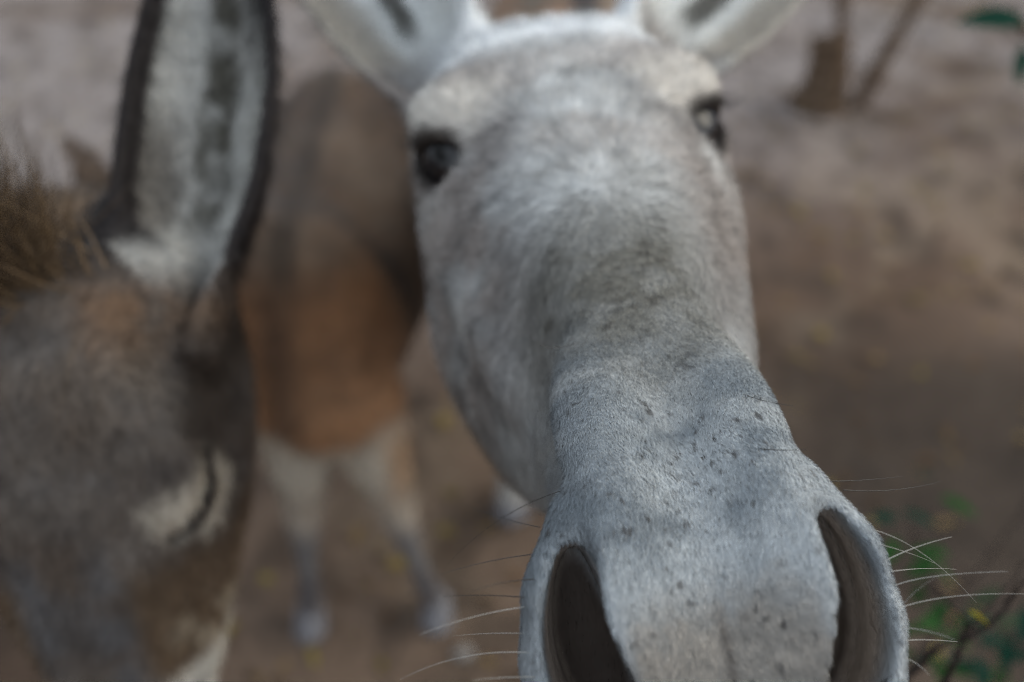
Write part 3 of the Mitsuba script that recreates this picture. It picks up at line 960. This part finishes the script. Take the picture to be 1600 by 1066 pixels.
def rough_coat(an, colour, n, length, width, weight, rng, noz):
    v, q = an.v, an.q
    ct = v[q].mean(1)
    k, root, ba = sample(v, q, weight(ct), n, rng)
    ln = vnormals(v, q)
    nr = (ln[q[k]] * ba[:, :, None]).sum(1)
    nr /= np.maximum(np.linalg.norm(nr, axis=1, keepdims=True), 1e-9)
    fl = noz(root) + 1.6 * (np.stack([nz(root, 14, 71 + i) for i in range(3)], 1) - .5) + rng.normal(0, .3, (n, 3))
    L = length * rng.uniform(.5, 1.3, n)
    hv, hf, hn = hairs(root, nr, fl, L, np.radians(20 + 25 * rng.random(n)), width * rng.uniform(.7, 1.3, n), rng)
    hc = colour(root, an.w(root), nr) * (rng.normal(1.05, .25, n) * (.55 + .9 * nz(root, 60, 75, 3)))[:, None]
    key = an.add('coat', an.w(hv), hf, 'hair', hn @ an.M.T, np.repeat(np.clip(hc, .004, .8), 5, 0))
    labels[key] = {'label': 'rough short coat hair', 'kind': 'stuff'}


def coat_place_a(ct):
    w = (ct[:, 2] > -.45) * 1.0 * (np.abs(ct[:, 0]) < .3)
    m = np.stack([np.abs(ct[:, 0]), ct[:, 1], ct[:, 2]], 1) - EYE_C
    return w * (np.linalg.norm(m, axis=1) > EYE_R + .001) * (1 - (slit(m, .6) < .010) * (np.linalg.norm(m, axis=1) < .04))


rough_coat(A, colour_a, 60000, .011, .0008, coat_place_a, np.random.default_rng(8), lambda r: np.tile([0, -.2, .8], (len(r), 1)))

# ------------------------------------------------------------------ the small brown donkey behind, seen from the front
B_FEET = [tuple(pixz(488, 975, 0)[:2]), tuple(pixz(684, 962, 0)[:2]), (-.46, 1.86), (-.33, 1.92)]
B = Animal('small_brown_donkey', frame((-.75, -.35, .55), (-.15, -.35, -.90)), np.array([-.56, 1.20, .68]))
EARS_B = [((s * .060, -.004, -.112), (s * .75, .3, -.6), (s * .2, .5, .7), .22, .036, (0, 0)) for s in (-1, 1)]
head_b = head_sdf(.2, EARS_B)


def body_b(p, pl):
    a = B.w((0, -.07, -.10))
    d = chain(p, [a, (-.47, 1.27, .76), (-.36, 1.32, .66)], [.07, .085, .125])
    d = smin(d, chain(p, [(-.325, 1.40, .605), (-.32, 1.58, .60), (-.33, 1.82, .655)], [.17, .195, .155]), .07)
    d = smin(d, chain(p, [(-.33, 1.31, .735), (-.335, 1.82, .765)], [.070, .075]), .05)
    d = smin(d, chain(p, [(-.33, 1.29, .70), (-.295, 1.225, .535)], [.10, .090]), .05)
    d = smin(d, leg_front(p, (-.345, 1.25, .50), (*B_FEET[0], 0), .74), .04)
    d = smin(d, leg_front(p, (-.245, 1.25, .50), (*B_FEET[1], 0), .74), .04)
    for (x, y), hx in zip(B_FEET[2:], (-.42, -.28)):
        d = smin(d, leg_hind(p, (hx, 1.80, .62), (x, y, .0), .9), .06)
    return d


def colour_b(p, pw, n):
    X, Y, Z = pw.T
    big, mid = nz(pw, 9, 61), nz(pw, 34, 62)
    c = lerp([.082, .056, .040], [.125, .088, .062], sst(.35, .65, big))
    c = lerp(c, [.13, .08, .05], .6 * sst(.5, .62, mid))
    fr = sst(1.36, 1.26, Y) * sst(.80, .70, Z)
    c = lerp(c, [.29, .145, .070], fr * (.55 + .45 * mid))
    c = lerp(c, [.33, .175, .09], .8 * sst(.66, .54, Z) * fr)
    c = lerp(c, [.10, .062, .042], .7 * sst(.36, .56, Z) * sst(.05, .0, np.abs(X + .34)) * fr)
    c = lerp(c, [.52, .46, .38], sst(.525, .465, Z + .05 * (mid - .5)) * sst(1.5, 1.4, Y))
    out = np.minimum(np.abs(X + .345), np.abs(X + .245))
    c = lerp(c, [.33, .19, .10], .8 * sst(.50, .44, Z) * sst(.0, .035, X + .22) * sst(.30, .36, Z))
    c = lerp(c, [.30, .24, .19], .7 * sst(.40, .32, Z))
    c = lerp(c, [.15, .14, .137], sst(.30, .22, Z))
    c = lerp(c, [.09, .08, .08], sst(.17, .10, Z))
    c = lerp(c, [.09, .065, .05], sst(.50, .40, Z) * sst(1.45, 1.6, Y))
    line = np.interp(Y, [1.25, 1.32, 1.82], [-.325, -.325, -.335])
    c = lerp(c, [.04, .03, .023], .7 * sst(.024, .010, np.abs(X - line)) * sst(.72, .78, Z))
    c = lerp(c, [.045, .035, .03], .8 * sst(.022, .010, np.abs(Y - 1.33 - .12 * (.82 - Z))) * sst(.55, .62, Z))
    z = p[:, 2]
    c = lerp(c, [.5, .47, .42], sst(.22, .27, z) * sst(-.25, -.15, p[:, 1]) * (z < .42) * (np.abs(p[:, 0]) < .1))
    return np.clip(c * (.85 + .3 * nz(pw, 120, 63))[:, None], .004, .8)


lo, hi = box_of(B, (-1.02, -.02), (.85, 2.1), (-.03, .95))
B.build(head_b, body_b, [[(lo[i], hi[i], .0085)] for i in range(3)], colour_b, .05, False)
labels['small_brown_donkey'] = {'label': 'small chestnut brown donkey with white inner legs standing behind the dark rimmed ear', 'category': 'donkey'}
for x, y in B_FEET:
    B.add('hoof', *hoof((x, y, .0), (0, -1, 0), .85), 'hoof_horn')
rough_coat(B, colour_b, 50000, .020, .0018, lambda ct: 1.0 * (B.w(ct)[:, 2] > .30), np.random.default_rng(9), lambda r: np.tile(B.M.T @ np.array([0, .3, -1.0]), (len(r), 1)))
rb = np.random.default_rng(6)
k_ = tuft(B, 'mane', crest(B, np.array([-.44, 1.28, .80]), np.array([-.48, 1.27, .84]), B.w((0, .0, -.12)), 1500, .010, rb), (0, -.05, 1), .25, .055, ([.12, .07, .04], [.03, .022, .02]), rb)
labels[k_] = {'label': 'short dark mane', 'kind': 'stuff'}


# ------------------------------------------------------------------ plants and litter
def leaf_mesh(L, W, curl, rng, fold=.25):
    """A pointed leaf with a midrib fold: 12 triangles or so, along +x."""
    t = np.linspace(0, 1, 7)
    w = W * np.sin(np.pi * t ** .8) ** .9
    zc = curl * (t ** 2)
    v, f = [], []
    for a, b, c in zip(t, w, zc):
        v += [(a * L, -b / 2, c * L + b * fold), (a * L, 0, c * L), (a * L, b / 2, c * L + b * fold)]
    for i in range(6):
        o = 3 * i
        f += [[o, o + 3, o + 4], [o, o + 4, o + 1], [o + 1, o + 4, o + 5], [o + 1, o + 5, o + 2]]
    return np.array(v), np.array(f)


def put(v, at, ax, up):
    ax = np.asarray(ax, float) / np.linalg.norm(ax)
    y = np.cross(up, ax)
    y /= np.linalg.norm(y)
    return v @ np.stack([ax, y, np.cross(ax, y)]) + at


def leaf(parent, at, ax, L, W, bsdf, rng, up=(0, 0, 1)):
    v, f = leaf_mesh(L, W, rng.uniform(-.25, .1), rng)
    v = put(v, at, ax, np.asarray(up) + rng.normal(0, .25, 3))
    scene[numbered(parent + '__leaf')] = shape(v, f, bsdf, vnormals(v, f))


def stick(parent, part, pts, r0, r1, bsdf, rng, knob=.0, n=8):
    pts = np.asarray(pts, float)
    t = np.linspace(0, 1, len(pts))
    tt = np.linspace(0, 1, len(pts) * 6)
    p = np.stack([PchipInterpolator(t, pts[:, k])(tt) for k in range(3)], 1)
    p[1:-1] += rng.normal(0, knob, (len(tt) - 2, 3))
    r = (r0 + (r1 - r0) * tt) * (1 + .12 * rng.normal(0, 1, len(tt)))
    v, f = tube(p, np.maximum(r, r1 * .5), n)
    scene[numbered(f'{parent}__{part}')] = shape(v, f, bsdf, vnormals(v, f))


rp = np.random.default_rng(21)
# a cut stump with thin saplings, far right
sb = pixz(1288, 168, 0)


def at_dist(px, py, y):
    d = np.array([(px - 800) / 1556, (py - 533) / 1556, 1.0]) @ C2W.T
    return CAM + d * (y / d[1])


stick('sapling', 'trunk', [sb + [-.06, -.02, -.05], sb + [-.015, .0, .12], at_dist(1298, 55, sb[1] + .02)], .105, .075, 'bark', rp, .004, 12)
stick('sapling', 'stem', [sb + [.06, .02, -.04], at_dist(1312, 90, sb[1] + .03), at_dist(1318, 0, sb[1] + .05), at_dist(1322, -160, sb[1] + .1), at_dist(1330, -330, sb[1] + .2)], .034, .018, 'bark', rp, .003)
s2 = pixz(1342, 168, 0)
stick('sapling', 'stem', [s2 + [-.02, 0, -.05], at_dist(1378, 95, s2[1]), at_dist(1442, -10, s2[1] + .02), at_dist(1540, -180, s2[1] + .1), at_dist(1600, -330, s2[1] + .2)], .036, .018, 'bark', rp, .003)
labels['sapling'] = {'label': 'cut stump with two thin bare stems rising from its foot behind the grey ear', 'category': 'sapling'}

# leafy shrub at the lower right with bare twigs
P = 'leafy_shrub'
root0 = np.array([.56, .50, -.03])
tw = .55
stick(P, 'twig', [root0, (.50, .47, .45), pix(1405, 1150, .60), pix(1476, 1066, .57), pix(1500, 1012, .56), pix(1560, 960, .55), pix(1606, 905, .54), pix(1680, 800, .53)], .0032, .0009, 'twig_bark', rp, .0007, 7)
stick(P, 'twig', [pix(1500, 1012, .56), pix(1511, 988, .56), pix(1526, 968, .555), pix(1570, 920, .57), pix(1615, 862, .58)], .0013, .0006, 'twig_bark', rp, .0007, 6)
stick(P, 'twig', [root0 + [-.02, 0, 0], (.47, .44, .5), pix(1380, 1110, .60), pix(1440, 1040, .575), pix(1480, 1005, .56), pix(1516, 985, .56)], .0024, .0008, 'twig_bark', rp, .0007, 6)
stick(P, 'twig', [pix(1511, 988, .56), pix(1508, 965, .56), pix(1480, 940, .57), pix(1455, 915, .59)], .0009, .0005, 'twig_bark', rp, .0005, 5)
stick(P, 'twig', [root0 + [.03, .02, 0], (.52, .55, .5), pix(1400, 1100, 1.02), pix(1470, 960, 1.06), pix(1440, 880, 1.1), pix(1425, 800, 1.12)], .006, .0012, 'twig_bark', rp, .001, 6)
stick(P, 'twig', [root0 + [.05, .02, 0], (.60, .52, .5), pix(1560, 1120, 1.02), pix(1580, 1020, 1.06), pix(1640, 930, 1.08)], .006, .0012, 'twig_bark', rp, .001, 6)
stick(P, 'twig', [pix(1470, 960, 1.06), pix(1540, 880, 1.06), pix(1610, 780, 1.08), pix(1660, 690, 1.1)], .002, .0009, 'twig_bark', rp, .001, 6)
for (px, py, dp, n, sp, kind) in ((1440, 800, .86, 3, 40, 'leaf_dark'), (1420, 835, .84, 3, 30, 'leaf_green'), (1475, 900, .80, 3, 28, 'leaf_green'), (1465, 975, .78, 5, 45, 'leaf_green'),
                                  (1420, 1010, .78, 4, 28, 'leaf_green'), (1540, 1000, .78, 6, 45, 'leaf_dark'), (1580, 1040, .74, 8, 42, 'leaf_dark'), (1530, 1060, .76, 5, 38, 'leaf_green'), (1560, 940, .80, 4, 38, 'leaf_pale'), (1610, 990, .76, 4, 30, 'leaf_dark'),
                                  (1506, 953, .57, 1, 3, 'leaf_yellow'), (1650, 1060, .74, 8, 60, 'leaf_green'), (1520, 1140, .74, 8, 60, 'leaf_dark')):
    for _ in range(n):
        q = pix(px + rp.normal(0, sp), py + rp.normal(0, sp), (dp + .28 if dp > .7 else dp) + rp.normal(0, .04))
        small = kind == 'leaf_yellow'
        leaf(P, q, (rp.normal(0, 1), rp.normal(0, .7) - .3, rp.normal(-.2, .4)), (.013 if small else rp.uniform(.026, .05)), (.006 if small else rp.uniform(.011, .02)), kind, rp)
labels[P] = {'label': 'thin green shrub with bare dark twigs beside the grey nostril at the lower right', 'category': 'shrub'}

# a tree standing just outside on the right, one leafy branch reaching in
P = 'leafy_tree'
stick(P, 'trunk', [(1.75, 1.5, -.1), (1.72, 1.5, .8), (1.78, 1.55, 1.8), (1.74, 1.6, 3.2)], .09, .05, 'bark', rp, .004, 12)
tip = pix(1600, 30, 1.15)
stick(P, 'branch', [(1.75, 1.53, 1.45), (1.35, 1.35, 1.50), pix(1720, 60, 1.16), tip], .022, .004, 'bark', rp, .002, 8)
for (px, py, dp, L, dx, dy) in ((1606, 34, 1.15, .085, -1, .02), (1600, 70, 1.14, .05, -.2, 1), (1640, 10, 1.17, .08, .1, -1), (1650, 75, 1.16, .09, .4, 1), (1700, 30, 1.18, .09, .3, -1), (1740, 80, 1.2, .09, .5, 1)):
    q = pix(px, py, dp)
    leaf(P, q, pix(px + dx * 100, py + dy * 100, dp) - q, L, L * .36, 'leaf_dark', rp, up=(0, -.75, .65))
labels[P] = {'label': 'dark green leaves of a branch at the top right corner', 'category': 'tree'}

# unseen tree added at the left to darken the eye reflection and face
P = 'added_shade_tree'
rt = np.random.default_rng(44)
tb = np.array([-4.2, -1.2, 0.0])
stick(P, 'trunk', [tb - [0, 0, .1], tb + [.05, .05, 1.2], tb + [-.05, .1, 2.4], tb + [.1, .1, 3.2]], .17, .10, 'bark', rt, .006, 14)
for k in range(7):
    a_ = k * 2.4
    e_ = tb + [1.7 * math.cos(a_), 1.5 * math.sin(a_), 2.5 + .25 * (k % 3)]
    stick(P, 'branch', [tb + [.0, .1, 1.7 + .15 * k], (tb + [0, .1, 2.0] + e_) / 2 + [0, 0, .15], e_], .06, .012, 'bark', rt, .004, 8)
n_ = 9000
cl = tb + rt.normal(0, 1, (60, 3)) * [.95, 1.1, .60] + [0, .1, 2.7]
q_ = cl[rt.integers(60, size=n_)] + rt.normal(0, .26, (n_, 3))
d_ = rt.normal(0, 1, (n_, 3))
d_ /= np.linalg.norm(d_, axis=1, keepdims=True)
e_ = np.cross(d_, rt.normal(0, 1, (n_, 3)))
e_ /= np.linalg.norm(e_, axis=1, keepdims=True)
v = np.stack([q_, q_ + d_ * .06 + e_ * .03, q_ + d_ * .13, q_ + d_ * .06 - e_ * .03], 1).reshape(-1, 3)
o_ = np.arange(n_)[:, None] * 4
f = np.concatenate([o_ + [0, 1, 2], o_ + [0, 2, 3]], 1).reshape(-1, 3)
scene[P + '__crown'] = shape(v, f, 'leaf_green')
labels[P] = {'label': 'added leafy tree to the left outside the view that darkens the eye reflection', 'category': 'tree'}
labels[P + '__crown'] = {'label': 'dense green leaf crown', 'kind': 'stuff'}

# fallen leaves and small stones
rl = np.random.default_rng(33)
spots = [(1205, 215), (1240, 330), (1258, 372), (1235, 480), (1275, 518), (1330, 242), (1420, 470), (1480, 240), (1500, 420), (1380, 560), (555, 852), (682, 826), (640, 880), (90, 1000), (30, 880), (620, 770), (700, 650), (330, 1010), (720, 560), (1460, 340), (1390, 380), (1210, 290), (1300, 430), (1540, 520), (60, 960)]
for px, py in spots:
    spots_w = pixz(px, py, 0)
    L = rl.uniform(.035, .075)
    v, f = leaf_mesh(L, L * rl.uniform(.4, .6), rl.uniform(-.1, .3), rl, .3)
    v = put(v, (spots_w[0], spots_w[1], ground_z(spots_w[:1], spots_w[1:2])[0] + .006), (*rl.normal(0, 1, 2), .03), (0, 0, 1))
    k_ = numbered('fallen_leaf')
    scene[k_] = shape(v, f, ('litter_tan', 'litter_gold', 'litter_gold', 'litter_tan')[rl.integers(4)], vnormals(v, f))
    labels[k_] = {'label': 'dry yellowish fallen leaf lying on the bare soil', 'category': 'leaf', 'group': 'fallen leaves on the soil'}
vs = []
lc = []
for _ in range(2600):
    x, y = rl.uniform(-2.2, 2.6), rl.uniform(.5, 5.2)
    L = rl.uniform(.012, .045)
    lc.append(np.repeat(np.array(((.13, .075, .04), (.22, .15, .075), (.26, .20, .06), (.09, .06, .04)))[rl.integers(4)][None] * rl.uniform(.7, 1.2), 21, 0))
    v, f = leaf_mesh(L, L * rl.uniform(.3, .6), rl.uniform(-.1, .3), rl, .3)
    vs.append((put(v, (x, y, ground_z(np.array([x]), np.array([y]))[0] + .004), (*rl.normal(0, 1, 2), .03), (0, 0, 1)), f))
v, f = join(vs)
scene['leaf_litter'] = shape(v, f, 'litter', vnormals(v, f), np.vstack(lc))
labels['leaf_litter'] = {'label': 'fine brown leaf crumbs strewn over the soil', 'category': 'litter', 'kind': 'stuff'}
for px, py, r, lab in ((725, 1020, .016, 'small pale stone on the soil near the front hoof of the small chestnut brown donkey'),):
    m = trimesh.creation.icosphere(subdivisions=3, radius=r)
    w = pixz(px, py, 0)
    v = np.array(m.vertices) * [1.2, .9, .6]
    v *= (.8 + .45 * nz(v, 55, int(px)))[:, None]
    k_ = numbered('pebble')
    scene[k_] = mikit.ply((v + [w[0], w[1], ground_z(w[:1], w[1:2])[0] + r * .3], m.faces), 'pebble_stone', smooth=True)
    labels[k_] = {'label': lab, 'category': 'stone'}
